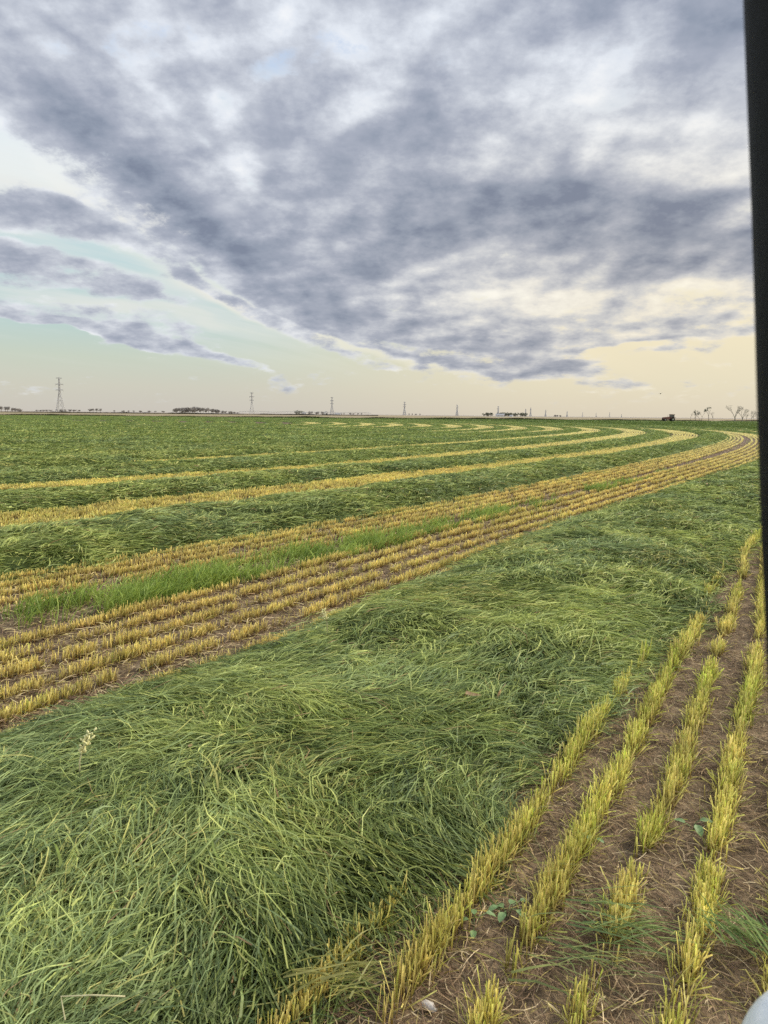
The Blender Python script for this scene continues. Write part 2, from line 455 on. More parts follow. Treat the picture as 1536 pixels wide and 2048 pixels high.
driftB = tab([0, 3, 10, 25, 46, 90], [-.1, 0, .5, .55, .15, .1])
rowsB = [-6.68 + .34 * k for k in range(6)]
driftB2 = tab([0, 40, 90], [0, -.1, -.35])
rowsB2 = [-3.86 + .32 * k for k in range(5)]
limB = (lambda s: edges(1, s)[1] - .05, lambda s: edges(2, s)[0] + .1)
g1 = stubble(rowsB, -2, 600, 11, .078, .03, .55, driftB, .025, 1.2, limB, 1250, 1.4); g2 = stubble(rowsB2, -2, 600, 17, .075, .06, .5, driftB2, .025, 1.2, limB, 1250, 1.4)
o = link('stubble_rows', fast_mesh('stubble_rows', *join([g1, g2])), M_STALK)
tag(o, 'wide double strip of golden stubble rows crossing the middle of the field', 'stubble', None, 'stuff')
lt = litter(-2, 60, lambda s: float(SW[1][1](s)) - .3, lambda s: float(SW[2][0](s)) + .2, 2600, DRY + [[.6, .48, .24], [.66, .54, .30]], lmax=.13, up=.08)
o = link('straw_litter', fast_mesh('straw_litter', *lt), M_LITTER)
tag(o, 'dry straw lying among the golden stubble rows of the wide middle strip', 'straw litter', None, 'stuff')

# regrowth strip: upright light green grass down the middle of the double strip
def regrowth():
    cm = lambda s: float(np.interp(s, [0, 4.3, 8, 16, 22, 40, 90], [-4.45, -4.32, -4.25, -4.3, -4.4, -4.5, -4.6]))
    s, c = scatter(-3, 260, lambda s: cm(s) - (.40 if s < 10 else .28), lambda s: cm(s) + (.36 if s < 10 else .28), lambda d: rho_blades(d) * .8 * (1 if d < 18 else max(.05, 1 - (d - 18) / 14)))
    x, y, h = to_xy(s, c); keep = (N3(x, y, .7, 3) + .25 * N1(s, c * 0, 3.0, 2) + rng.normal(0, .2, len(s)) + np.clip((9 - s) * .06, 0, .35) > .08 + np.clip((s - 12) * .012, 0, .3))
    s, c, x, y, h = [v[keep] for v in (s, c, x, y, h)]
    n = len(s); d = dist(x, y); t = np.clip(.55 + .5 * N5(x, y, .4, 3) + rng.normal(0, .25, n), 0, 1)
    L = np.clip(rng.normal(.19, .06, n), .06, .38) * (1 + .4 * N2(x, y, .5, 2))
    col = lerp(A([.15, .25, .04]), A([.48, .60, .13]), t)
    W = rng.uniform(.0035, .007, n) * np.clip(d / 4.2, 1, 40) ** .8
    return blades(np.stack([x, y, np.full(n, .003)], 1), h + R(25) + rng.normal(0, R(70), n), L, W, rng.normal(R(74), R(12), n), rng.normal(R(5), R(28), n),
                  rng.normal(0, R(25), n), rng.normal(0, .7, n), col * .7, col * 1.1)
o = link('green_regrowth', fast_mesh('green_regrowth', *regrowth()), M_BLADE)
tag(o, 'strip of bright green uncut grass tufts running down the middle of the wide stubble strip', 'grass', None, 'stuff')

# narrow strips between the inner windrows
for i in range(2, 14):
    lo = float(SW[i][1](60)); hi = float(SW[i + 1][0](60))
    f0, f1 = SW[i][1], SW[i + 1][0]
    mid = lambda s, f0=f0, f1=f1: (f0(s) + f1(s)) / 2
    n = 9 if i < 5 else 8
    rr = [(-1.1 + 2.2 * k / (n - 1)) for k in range(n)]
    try:
        g = stubble(rr, -2 if i < 4 else 18 if i == 4 else 74, 400 if i < 5 else 190, 20 + i, .085, .10, .0, mid, .02, 1.0, None, 1200, 2.2)
    except ValueError:
        continue
    o = link('stubble_rows', fast_mesh('stubble_rows', *g), M_STALK)
    nm = {2: 'narrow pale yellow stubble strip right behind the second windrow',
          3: 'narrow pale yellow stubble strip between the third and fourth windrows'}.get(i, 'thin curved stubble strip behind the %s windrow counted from the foreground' % (['fourth'] + ORD)[i - 4])
    tag(o, nm, 'stubble', None, 'stuff')
# outer far strip

# ------------------------------------------------------------------ ground
def ground(px, py, z=0.0):
    d = ray(px, py); t = (CAM_H - z) / -d.z
    return Vector((d.x * t, d.y * t, z))

def terrain_material():
    m, nt, out = new_mat('farmland'); N, L = nt.nodes, nt.links
    p = N.new('ShaderNodeBsdfPrincipled'); p.inputs['Roughness'].default_value = .95; p.inputs['Specular IOR Level'].default_value = .1
    g = N.new('ShaderNodeNewGeometry')
    def noise(scale, vec=None, detail=6):
        n = N.new('ShaderNodeTexNoise'); n.inputs['Scale'].default_value = scale; n.inputs['Detail'].default_value = detail
        L.new(vec or g.outputs['Position'], n.inputs['Vector']); return n.outputs['Fac']
    def ramp(f, cols):
        c = N.new('ShaderNodeValToRGB'); e = c.color_ramp.elements
        e[0].position, e[0].color = cols[0][0], (*cols[0][1], 1); e[1].position, e[1].color = cols[-1][0], (*cols[-1][1], 1)
        for q in cols[1:-1]: x = e.new(q[0]); x.color = (*q[1], 1)
        L.new(f, c.inputs[0]); return c.outputs[0]
    def mix(f, a, b):
        x = N.new('ShaderNodeMix'); x.data_type = 'RGBA'; L.new(f, x.inputs[0]); L.new(a, x.inputs[6]); L.new(b, x.inputs[7]); return x.outputs[2]
    def maprange(v, a, b):
        x = N.new('ShaderNodeMapRange'); x.inputs['From Min'].default_value = a; x.inputs['From Max'].default_value = b; L.new(v, x.inputs['Value']); return x.outputs[0]
    def math_(op, a, b):
        x = N.new('ShaderNodeMath'); x.operation = op
        for i, v in enumerate((a, b)):
            if isinstance(v, (int, float)): x.inputs[i].default_value = v
            else: L.new(v, x.inputs[i])
        return x.outputs[0]
    soil = ramp(noise(7, detail=12), [(.3, (.10, .068, .05)), (.5, (.17, .12, .09)), (.7, (.26, .2, .15))])
    green = ramp(noise(.12, detail=10), [(.3, (.09, .155, .04)), (.5, (.14, .20, .05)), (.7, (.20, .235, .07))])
    st = N.new('ShaderNodeMapping'); st.inputs['Scale'].default_value = (.15, 1, 1); L.new(g.outputs['Position'], st.inputs[0])
    tan = ramp(noise(.012, st.outputs[0], 5), [(.3, (.24, .21, .12)), (.5, (.36, .28, .18)), (.62, (.30, .27, .17)), (.75, (.17, .19, .09))])
    haze = N.new('ShaderNodeRGB'); haze.outputs[0].default_value = (.38, .34, .31, 1)  # distance haze painted as a pale ground colour
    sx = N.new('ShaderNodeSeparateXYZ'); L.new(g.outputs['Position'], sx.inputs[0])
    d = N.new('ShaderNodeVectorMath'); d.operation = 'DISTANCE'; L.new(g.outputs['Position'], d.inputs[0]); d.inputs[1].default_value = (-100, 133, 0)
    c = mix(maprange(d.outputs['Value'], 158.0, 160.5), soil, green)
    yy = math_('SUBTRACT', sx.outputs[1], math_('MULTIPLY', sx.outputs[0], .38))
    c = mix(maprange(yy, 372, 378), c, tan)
    c = mix(maprange(sx.outputs[1], 900, 3500), c, haze.outputs[0])
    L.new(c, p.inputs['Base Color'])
    b = N.new('ShaderNodeBump'); b.inputs['Distance'].default_value = .05; L.new(noise(12, detail=8), b.inputs['Height']); L.new(b.outputs[0], p.inputs['Normal'])
    L.new(p.outputs[0], out.inputs['Surface'])
    return m
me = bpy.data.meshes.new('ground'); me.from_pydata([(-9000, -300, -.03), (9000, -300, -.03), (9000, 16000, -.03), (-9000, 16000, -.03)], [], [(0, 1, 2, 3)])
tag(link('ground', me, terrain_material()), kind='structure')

def soil_patch(s0, s1, c0, c1, st, name):
    SS = np.arange(s0, s1, st); CC = np.arange(c0, c1, st)
    sg, cg = np.meshgrid(SS, CC, indexing='ij'); x, y, h = to_xy(sg.ravel(), cg.ravel())
    z = .012 * N1(x, y, .5, 3) + .011 * N2(x, y, .12, 3) + .007 * np.abs(N3(x, y, .05, 2)) - .006
    nu = len(CC); ii = (np.arange(len(SS) - 1)[:, None] * nu + np.arange(nu - 1)[None]).ravel()
    F = np.stack([ii, ii + nu, ii + nu + 1, ii + 1], 1); ok = in_view(x, y, 1.5)
    return link(name, fast_mesh(name, np.stack([x, y, z], 1), F[ok[F].any(1)], smooth=True), M_SOIL)
tag(soil_patch(-3, 14, -13.5, -8.2, .022, 'soil'), kind='structure')
tag(soil_patch(1, 26, -7.2, -2.2, .05, 'soil'), kind='structure')
tag(soil_patch(3, 60, -.3, 3.3, .12, 'soil'), kind='structure')

# short green growth on the outer field beyond the rounds
def outer_growth():
    n = 60000; az = rng.uniform(-R(31), R(31), n); inv = rng.uniform(1 / 420, 1 / 110, n); dd = 1 / inv
    x, y = np.sin(az) * dd, np.cos(az) * dd
    k = (np.hypot(x + 100, y - 133) > 162) & (y - .38 * x < 372) & (x > -160)
    x, y = x[k], y[k]; n = len(x); d = dist(x, y)
    col = lerp(A([.09, .16, .04]), A([.21, .26, .07]), np.clip(.5 + .5 * N3(x, y, 14, 3) + rng.normal(0, .25, n), 0, 1))
    return blades(np.stack([x, y, np.full(n, -.03)], 1), rng.random(n) * 6.28, rng.uniform(.15, .3, n), .0015 * d * rng.uniform(.6, 1.3, n), np.full(n, R(75)), np.full(n, R(20)),
                  rng.normal(0, .4, n), rng.normal(0, .3, n), col * .7, col, 2, (1, .9, .3))
tag(link('short_grass', fast_mesh('short_grass', *outer_growth()), M_BLADE), 'short green growth on the unmown ground beyond the curved rounds', 'grass', None, 'stuff')

def bank(x0, x1, off, hgt, c0, c1, width=6, n=26000, seed=1):
    """a rough grassy bank along the far edge of the field"""
    x = rng.uniform(x0, x1, n); y = off + .38 * x + rng.uniform(-width / 2, width / 2, n)
    hh = np.clip(hgt * (.55 + .7 * N2(x, y, 18, 4)), .1, 9)
    col = lerp(A(c0), A(c1), rng.random(n)); d = dist(x, y)
    return blades(np.stack([x, y, np.full(n, -.05)], 1), rng.random(n) * 6.28, hh * rng.uniform(.6, 1.3, n), .0012 * d * rng.uniform(.7, 1.4, n), np.full(n, R(84)), np.full(n, R(50)),
                  rng.normal(0, .4, n), rng.normal(0, .3, n), col * .8, col, 2, (1, .9, .4))
tag(link('grass_bank', fast_mesh('grass_bank', *bank(-260, 470, 374, .8, (.05, .055, .03), (.12, .12, .05), 5, 30000)), M_BLADE), 'dark weedy bank along the far edge of the green field', 'grass bank', None, 'stuff')
tag(link('hedge_line', fast_mesh('hedge_line', *bank(-700, -10, 1060, 1.9, (.07, .065, .05), (.13, .12, .085), 8, 12000)), M_BLADE), 'thin dark line of scrub across the tan fields at far left', 'scrub', None, 'stuff')

# ------------------------------------------------------------------ small things in the foreground
M_SEED = surf('pale_seed_head', (.70, .66, .30), (.90, .86, .50), 90, .9, .002)
M_BROWN = surf('dry_brown_leaf', (.42, .24, .12), (.70, .50, .28), 40, .8, .002)
M_LEAF = surf('weed_leaf', (.12, .20, .08), (.22, .32, .13), 25, .55, .001)
M_STONE = surf('pale_stone', (.42, .36, .32), (.66, .62, .56), 60, .8, .002)
M_STRAWS = surf('pale_stem', (.55, .50, .28), (.72, .66, .40), 50, .7)

def seed_plant(loc, lean, L, label, heads=5):
    r = empty('seed_stalk', loc, lean, label, 'seed stalk')
    m = MB(); pts = [(0, 0, -.05), (.006, 0, L * .4), (.03, .005, L * .75), (.06, .01, L)]; m.tube(pts, [.004, .0035, .003, .002], 6); m.build('stem', M_STRAWS, r, True)
    m = MB()
    for k in range(heads * 9):
        t = .55 + .47 * random.random(); px_ = .06 * max(0, (t - .35) / .65) ; w = .022 * (1.1 - abs(t - .85) * 1.8)
        a = random.random() * 6.28; c = (px_ + math.cos(a) * w * random.random(), math.sin(a) * w * random.random(), L * t)
        e = (c[0] + math.cos(a) * .012, c[1] + math.sin(a) * .012, c[2] + .014)
        m.tube([c, ((c[0] + e[0]) / 2, (c[1] + e[1]) / 2, (c[2] + e[2]) / 2), e], [.003, .0062, .002], 5)
    m.build('seed_head', M_SEED, r, True)
seed_plant(ground(158, 1558, .18), .5, .22, 'pale yellow seed head sticking out of the big green windrow at left')
seed_plant(ground(655, 1262, .18), 2.4, .16, 'small tan dried seed stalk on the far crest of the big windrow', 3)

def leaf_curl(name, loc, rz, L, W, label):
    V = []; F = []; n = 9
    for k in range(n + 1):
        t = k / n; w = W * math.sin(math.pi * min(.97, t * .95 + .05)) ** .7; a = t * 3.0 + rz
        x = L * (t - .5); z = .03 * math.sin(t * 5) + .035
        for j in (-1, -.3, .3, 1): V.append((x + .01 * math.sin(t * 9), w * j * math.cos(a * .6), z + w * j * math.sin(a * .6) + .25 * w * abs(j)))
    for k in range(n):
        for j in range(3): b = k * 4 + j; F.append((b, b + 1, b + 5, b + 4))
    me = bpy.data.meshes.new(name); me.from_pydata(V, [], F)
    for p in me.polygons: p.use_smooth = True
    o = link(name, me, M_BROWN); o.location = loc; o.rotation_euler = (R(25), R(-35), rz); return tag(o, label, 'dry leaf')
leaf_curl('dry_leaf', ground(950, 1398, .21), -.7, .11, .012, 'curled brown dry leaf lying on the big windrow, left and paler of the two')
leaf_curl('dry_leaf', ground(1000, 1388, .21), .9, .15, .013, 'longer upright brown dry leaf on the big windrow, right and redder of the two')

def stone(loc, s, label):
    V = []; F = []; nu, nv = 14, 9
    for i in range(nv + 1):
        th = math.pi * i / nv
        for j in range(nu):
            a = 2 * math.pi * j / nu; r_ = 1 + .16 * math.sin(3 * a + 2 * th) + .1 * math.sin(5 * a - 4 * th)
            V.append((s * r_ * math.sin(th) * math.cos(a) * 1.5, s * .8 * r_ * math.sin(th) * math.sin(a), s * .6 * math.cos(th)))
    for i in range(nv):
        for j in range(nu): F.append((i * nu + j, (i + 1) * nu + j, (i + 1) * nu + (j + 1) % nu, i * nu + (j + 1) % nu))
    me = bpy.data.meshes.new('stone'); me.from_pydata(V, [], F)
    for p in me.polygons: p.use_smooth = True
    o = link('stone', me, M_STONE); o.location = loc; o.rotation_euler = (.1, .1, -.5); tag(o, label, 'stone')
stone(ground(858, 2012, .012), .019, 'small pale stone on the soil at the foot of the nearest stubble row')

def weed(loc, rz, sc_, nl, label):
    r = empty('broadleaf_weed', loc, rz, label, 'weed'); r.scale = (sc_,) * 3
    m = MB()
    tips = []
    for k in range(nl):
        a = 6.28 * k / nl + random.uniform(-.4, .4); rr = random.uniform(.03, .07); z = random.uniform(.03, .09)
        tips.append((a, rr, z)); m.tube([(0, 0, -.01), (math.cos(a) * rr * .4, math.sin(a) * rr * .4, z * .8), (math.cos(a) * rr, math.sin(a) * rr, z)], [.0025, .002, .0015], 5)
    m.build('stem', M_LEAF, r, True)
    for a, rr, z in tips:
        V = []; F = []; L = random.uniform(.045, .07); W = L * .33
        for i in range(7):
            t = i / 6; w = W * math.sin(math.pi * min(1, t * .93 + .07)) ** .8
            for j in (-1, -.5, 0, .5, 1): V.append((t * L, w * j * (1 + .08 * math.sin(9 * t)), -.35 * L * t * t + .25 * w * abs(j)))
        for i in range(6):
            for j in range(4): b = i * 5 + j; F.append((b, b + 1, b + 6, b + 5))
        me = bpy.data.meshes.new('leaf'); me.from_pydata(V, [], F)
        for p in me.polygons: p.use_smooth = True
        o = link('leaf', me, M_LEAF, r); o.location = (math.cos(a) * rr, math.sin(a) * rr, z); o.rotation_euler = (0, random.uniform(-.3, .2), a)
weed(ground(1015, 1838), .3, .8, 6, 'small broadleaf weed with several oval leaves, between the two nearest stubble rows')
weed(ground(948, 1860), 1.3, .75, 4, 'tiny weed seedling on bare soil beside the nearest stubble row')
weed(ground(1385, 1665), 2.2, .9, 3, 'weed with round pale leaves in the gap to the right, below the third stubble row')
weed(ground(1180, 1690), 4.0, .7, 4, 'low dark green weed among the straw between the second and third stubble rows')

def fallen(cx, cy, hd, n, sr, L0, c0, c1, z=.03):
    p = ground(cx, cy); x = p.x + rng.normal(0, sr, n); y = p.y + rng.normal(0, sr * .7, n)
    col = lerp(A(c0), A(c1), rng.random(n)); L = rng.uniform(.5, 1.2, n) * L0; h = hd + rng.normal(0, .35, n)
    return blades(np.stack([x - np.sin(h) * L / 2, y - np.cos(h) * L / 2, z + rng.random(n) * .05], 1), h, L, rng.uniform(.004, .008, n), rng.normal(R(14), R(9), n), rng.normal(-R(18), R(10), n),
                  rng.normal(0, .4, n), rng.normal(0, .5, n), col * .8, col, 3)
g = join([fallen(1250, 1890, R(110), 70, .09, .26, (.16, .24, .08), (.40, .48, .16)), fallen(1180, 1950, R(120), 30, .1, .25, (.14, .2, .07), (.42, .46, .15)),
          fallen(1480, 1900, R(-30), 70, .07, .22, (.12, .22, .06), (.34, .42, .12), .05), fallen(1000, 1760, R(80), 8, .1, .2, (.4, .38, .12), (.5, .48, .2)),
          fallen(700, 2010, R(80), 40, .08, .2, (.3, .30, .08), (.45, .42, .14), .08)])
tag(link('loose_grass', fast_mesh('loose_grass', *g), M_BLADE), 'loose green grass blades dropped across the near stubble rows', 'loose grass', None, 'stuff')

# long pale broken stem lying on the windrow at the bottom left
def stem_thing(pts, label):
    m = MB(); m.tube(pts, [.0022] * len(pts), 6); o = m.build('bent_straw', M_STRAWS, None, True); tag(o, label, 'straw')
a, b, c = ground(130, 2040, .27), ground(122, 1993, .29), ground(250, 1993, .30)
stem_thing([a, b, (b + c) / 2 + Vector((0, 0, .004)), c], 'long pale straw bent at a right angle on the windrow at bottom left')
a, b, c = ground(818, 1345, .30), ground(816, 1290, .36), ground(812, 1225, .40)

# ------------------------------------------------------------------ far things
HZ = (.33, .31, .31)
M_STEEL = surf('hazy_steel', (.42, .42, .43), (.52, .52, .53), .6, .6)  # steel lightened: distance haze is put into its colour
M_FARTREE = [surf('hazy_foliage', (.30, .28, .27), (.42, .39, .36), .5, .9), surf('dark_foliage', (.16, .17, .14), (.26, .27, .21), .5, .9)]  # foliage greyed and paled to carry the distance haze in its colour
M_BARK = surf('grey_bark', (.20, .18, .16), (.30, .27, .24), 3, .9)
M_WHITEWALL = surf('white_siding', (.70, .69, .67), (.82, .81, .80), .8, .6)
M_ROOF = surf('grey_roof', (.34, .34, .35), (.5, .5, .5), .8, .5)
M_DARK = surf('dark_opening', (.03, .03, .035), (.06, .06, .06), 2, .7)

def pylon(px, y_top, dist_, label, thick=1.0, haze=0.0, rz=0.0):
    base_y = 821 + px * .0103 + CAM_H * FPX / dist_
    H = (base_y - y_top) / FPX * dist_
    r = empty('transmission_tower', far_point(px, dist_), rz, label, 'pylon', 'steel transmission towers marching along the horizon')
    t = .0003 * dist_ * thick
    w = lambda z: H * (.085 * (1 - z / (H * .55)) + .022 if z < H * .55 else .022 * (1 - (z - H * .55) / (H * .45) * .55))
    levels = [0, .14, .27, .39, .49, .57, .65, .73, .81, .89, .96]
    m = MB()
    for sx in (-1, 1):
        for sy in (-1, 1): m.tube([(sx * w(l * H), sy * w(l * H), l * H) for l in levels], t, 4)
    for a, b in zip(levels[:-1], levels[1:]):
        for sx, sy, ex, ey in ((-1, -1, 1, -1), (1, -1, 1, 1), (1, 1, -1, 1), (-1, 1, -1, -1)):
            m.tube([(sx * w(a * H), sy * w(a * H), a * H), (ex * w(b * H), ey * w(b * H), b * H)], t * .45, 3)
            m.tube([(ex * w(a * H), ey * w(a * H), a * H), (sx * w(b * H), sy * w(b * H), b * H)], t * .45, 3)
    m.tube([(0, 0, .94 * H), (0, 0, H)], t, 4)
    m.build('lattice_body', M_STEEL, r)
    for zz, hw in ((.97, .085), (.80, .11), (.64, .10)):
        m = MB()
        for s in (-1, 1):
            m.tube([(0, 0, zz * H + .012 * H), (s * hw * H, 0, zz * H)], t * .8, 4); m.tube([(0, 0, zz * H - .018 * H), (s * hw * H, 0, zz * H)], t * .7, 4)
            if zz < .9: m.tube([(s * hw * H * .95, 0, zz * H), (s * hw * H * .95, 0, zz * H - .045 * H)], t * .55, 4)
        m.build('crossarm', M_STEEL, r)
pyl = [(121, 761, 1073, 'tallest lattice tower, at the far left of the horizon'),
       (504, 786, 1585, 'second tallest lattice tower, right of the long grey brown tree belt'),
       (664, 795, 1957, 'lattice tower standing behind the small white farm sheds'),
       (809, 804, 2400, 'medium lattice tower alone near the middle of the horizon'),
       (914, 810, 2900, 'small lattice tower left of the dark windbreak'),
       (996, 813, 3350, 'small lattice tower rising behind the left part of the windbreak'),
       (1051, 818, 3900, 'stub of a tower just visible over the right end of the windbreak'),
       (1061, 816, 3800, 'thin tower immediately right of the windbreak'),
       (1091, 820, 4400, 'tiny faint tower between the windbreak and the low bushes'),
       (1134, 823, 5000, 'tiny tower just right of the low bushes'),
       (1165, 825, 5600, 'first of four barely visible hazy towers, nearest the low bushes'),
       (1192, 826, 6000, 'second of four barely visible hazy towers on the right half'),
       (1219, 825, 6000, 'third of four barely visible hazy towers on the right half'),
       (1243, 828, 6400, 'last barely visible hazy tower before the tractor')]
for k, (px, yt, dd, lb) in enumerate(pyl): pylon(px, yt, dd, lb, 1.0 if k < 6 else .8 if k < 10 else .35, rz=R(10))

def crown_mesh(H, W, n, seed, mat, parent, blobs=6, z0=.25):
    rs = np.random.default_rng(seed); B = []
    for k in range(blobs): B.append((rs.normal(0, W * .22), rs.normal(0, W * .22), H * rs.uniform(z0 + .12, .82), W * rs.uniform(.2, .36)))
    V = np.empty((n, 4, 3)); s = W * .07
    for q in range(n):
        b = B[rs.integers(len(B))]; v = rs.normal(0, 1, 3); v /= np.linalg.norm(v); rr = b[3] * rs.uniform(.6, 1.12)
        c = A(b[:3]) + v * rr * A([1, 1, .8]); c[2] = max(c[2], .05 * H)
        u = rs.normal(0, 1, 3); u /= np.linalg.norm(u); w = np.cross(u, rs.normal(0, 1, 3)); w /= np.linalg.norm(w); z = s * rs.uniform(.5, 1.4)
        V[q] = [c - u * z, c - w * z * .7, c + u * z, c + w * z * .7]
    return link('crown', fast_mesh('crown', V.reshape(-1, 3), np.arange(n * 4).reshape(-1, 4)), mat, parent)

def leafy(H, W, seed, mat, n=420):
    r = empty('tree'); m = MB(); m.tube([(0, 0, -.2), (.1, 0, H * .25), (0, .1, H * .55)], [H * .03, H * .022, H * .01], 6)
    for k in range(4):
        a = k * 1.7; m.tube([(0, 0, H * .28), (math.cos(a) * W * .2, math.sin(a) * W * .2, H * .5), (math.cos(a) * W * .33, math.sin(a) * W * .33, H * .66)], [H * .013, H * .008, H * .004], 5)
    m.build('trunk', M_BARK, r); crown_mesh(H, W, n, seed, mat, r); return r
protos = {}
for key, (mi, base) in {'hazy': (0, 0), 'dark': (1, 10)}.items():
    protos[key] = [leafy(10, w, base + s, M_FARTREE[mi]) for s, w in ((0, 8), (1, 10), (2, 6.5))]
used = set()
def plant(key, px, dd, hpx, label, group, wide=1.0, name='tree'):
    k = random.randrange(3); p = protos[key][k]
    o = p if (key, k) not in used else copy_tree(p); used.add((key, k))
    s = hpx / FPX * dd / 10 * random.uniform(.93, 1.07)
    o.location = far_point(px, dd); o.scale = (s * wide, s * wide, s); o.rotation_euler = (0, 0, random.random() * 6.28)
    tag(o, label, 'tree', group)
def grove(key, x0, x1, n, dd, prof, label, group, wide=1.0):
    for k in range(n):
        px = x0 + (x1 - x0) * (k + .5) / n + random.uniform(-.3, .3) * (x1 - x0) / n
        plant(key, px, dd * random.uniform(.98, 1.02), prof((px - x0) / (x1 - x0)), label, group, wide)
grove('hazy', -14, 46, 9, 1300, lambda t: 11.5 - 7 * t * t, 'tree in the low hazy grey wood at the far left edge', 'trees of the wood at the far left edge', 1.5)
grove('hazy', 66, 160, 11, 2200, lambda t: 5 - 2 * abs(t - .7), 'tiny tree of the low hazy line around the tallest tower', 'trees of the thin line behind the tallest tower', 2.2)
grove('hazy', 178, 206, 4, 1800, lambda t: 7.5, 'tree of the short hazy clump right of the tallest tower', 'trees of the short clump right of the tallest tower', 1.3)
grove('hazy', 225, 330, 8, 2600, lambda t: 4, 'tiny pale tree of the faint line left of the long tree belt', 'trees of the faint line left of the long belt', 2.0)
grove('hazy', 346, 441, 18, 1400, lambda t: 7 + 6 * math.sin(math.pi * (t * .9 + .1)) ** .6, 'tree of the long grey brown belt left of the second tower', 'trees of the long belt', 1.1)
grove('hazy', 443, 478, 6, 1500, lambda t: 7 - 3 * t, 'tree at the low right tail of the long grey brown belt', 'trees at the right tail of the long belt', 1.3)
grove('dark', 592, 606, 3, 1400, lambda t: 8, 'dark tree just left of the small white house', 'dark trees left of the small white house', 1.0)
grove('hazy', 614, 650, 5, 1500, lambda t: 6.5, 'tree between the small white house and the white sheds', 'trees between the white house and the sheds', 1.3)
grove('hazy', 676, 728, 6, 1800, lambda t: 4.2, 'tiny tree right of the white sheds', 'tiny trees right of the white sheds', 1.4)
grove('hazy', 815, 842, 4, 2200, lambda t: 4, 'tiny tree at the foot of the lone middle tower', 'tiny trees by the lone middle tower', 1.6)
grove('dark', 966, 984, 4, 1300, lambda t: 8, 'dark tree of the small clump left of the windbreak', 'dark trees left of the windbreak', 1.2)
grove('dark', 994, 1054, 15, 1300, lambda t: 8.6, 'dark tree of the dense windbreak behind the white farm buildings', 'trees of the dense dark windbreak', 1.0)
grove('hazy', 1108, 1124, 3, 1700, lambda t: 4.5, 'low bush of the small clump right of the windbreak', 'bushes right of the windbreak', 1.6)

def barn(px, dd, L, W, H, rz, label):
    r = empty('farm_building', far_point(px, dd), rz, label, 'building')
    m = MB(); m.prism([(-W / 2, 0), (W / 2, 0), (W / 2, H * .6), (0, H * .97), (-W / 2, H * .6)], -L / 2, L / 2); m.build('wall', M_WHITEWALL, r)
    m = MB()
    for s in (-1, 1):
        V = [(0, H), (s * W * .56, H * .58), (s * W * .56, H * .55), (0, H * .97)]; m.prism(V, -L / 2 - .4, L / 2 + .4)
    m.build('roof', M_ROOF, r)
    m = MB(); m.box((W * .1, -L / 2 - .03, H * .22), (W * .35, .1, H * .44)); m.build('door', M_DARK, r)
    for y in (-L * .25, L * .2):
        m = MB(); m.box((-W / 2 - .03, y, H * .35), (.1, L * .09, H * .16)); m.build('window', M_DARK, r)
barn(610, 1380, 9, 7, 4.5, R(70), 'small white house beside dark trees, left of the sheds')
barn(652, 1450, 5, 7, 7, R(20), 'narrow white shed standing just left of a tower')
barn(676, 1480, 12, 6, 4, R(80), 'low white shed to the right of the tower')
barn(1000, 1250, 14, 8, 5.2, R(80), 'larger white farm building in front of the windbreak')
barn(1023, 1230, 5, 5, 3.2, R(60), 'tiny bright white shed under the middle of the windbreak')

def bare_tree(name, px, dd, hpx, seed, label, spread=.5, levels=5, vase=False, leaves=0, lean=0, group='bare trees on the right horizon'):
    rs = random.Random(seed); H = hpx / FPX * dd
    r = empty(name, far_point(px, dd), 0, label, 'tree', group); m = MB(); tr = MB(); ends = []
    def grow(mb, p, d, L, rad, lv):
        q = p + d * L * .5 + Vector((rs.uniform(-1, 1), rs.uniform(-1, 1), 0)) * L * .06; e = p + d * L
        mb.tube([p, q, e], [rad, rad * .85, rad * .68], 5 if lv > 1 else 3)
        if lv == 0: ends.append(e); return
        for k in range(2 if rs.random() < .55 else 3):
            ax = Vector((rs.uniform(-1, 1), rs.uniform(-1, 1), rs.uniform(-.3, .3))).normalized()
            nd = (Matrix.Rotation(rs.uniform(.2, .75) * spread * 2, 3, ax) @ d); nd.z += .18; nd.normalize()
            grow(m, e, nd, L * rs.uniform(.62, .86), rad * .62, lv - 1)
    d0 = Vector((lean, 0, 1)).normalized()
    if vase:
        tr.tube([(0, 0, -.3), (0, 0, H * .2)], [H * .032, H * .028], 7)
        for a in (-.55, .45, .1): grow(m, Vector((0, 0, H * .19)), Vector((a, rs.uniform(-.3, .3), 1)).normalized(), H * .27, H * .02, levels - 1)
    else: grow(tr, Vector((0, 0, -.3)), d0, H * .36, H * .027, levels)
    k = H / max(v[2] for v in m.v); 
    for mb in (m, tr): mb.v = [(v[0] * k, v[1] * k, v[2] * k) for v in mb.v]
    tr.build('trunk', M_BARK, r); m.build('branches', M_BARK, r)
    if leaves:
        V = []; n = 0; rr = np.random.default_rng(seed)
        es = [e * k for e in ends if rs.random() < leaves]
        for e in es:
            for _ in range(16):
                c = A(e) + rr.normal(0, H * .035, 3); u = rr.normal(0, 1, 3) * H * .018; w = rr.normal(0, 1, 3) * H * .018
                V += [c - u, c - w, c + u, c + w]; n += 1
        link('crown', fast_mesh('crown', A(V), np.arange(n * 4).reshape(-1, 4)), M_FARTREE[1], r)
bare_tree('bare_tree', 1381, 520, 15, 3, 'thin bare tree at the left end of the ragged right hand trees', .5)
bare_tree('leafy_tree', 1391, 500, 18, 5, 'ragged half leafy tree right of the thin bare one', .75, 4, leaves=.35)
bare_tree('leafy_tree', 1399, 510, 14, 6, 'squat bushy tree in the middle of the ragged trees', .9, 4, leaves=.6)
bare_tree('bare_tree', 1404, 520, 20, 8, 'slender bare tree behind the squat bushy one', .45)
bare_tree('leafy_tree', 1418, 500, 24, 19, 'broken tree with dark leaf clumps only at its top', .55, 4, leaves=.55, lean=-.1)
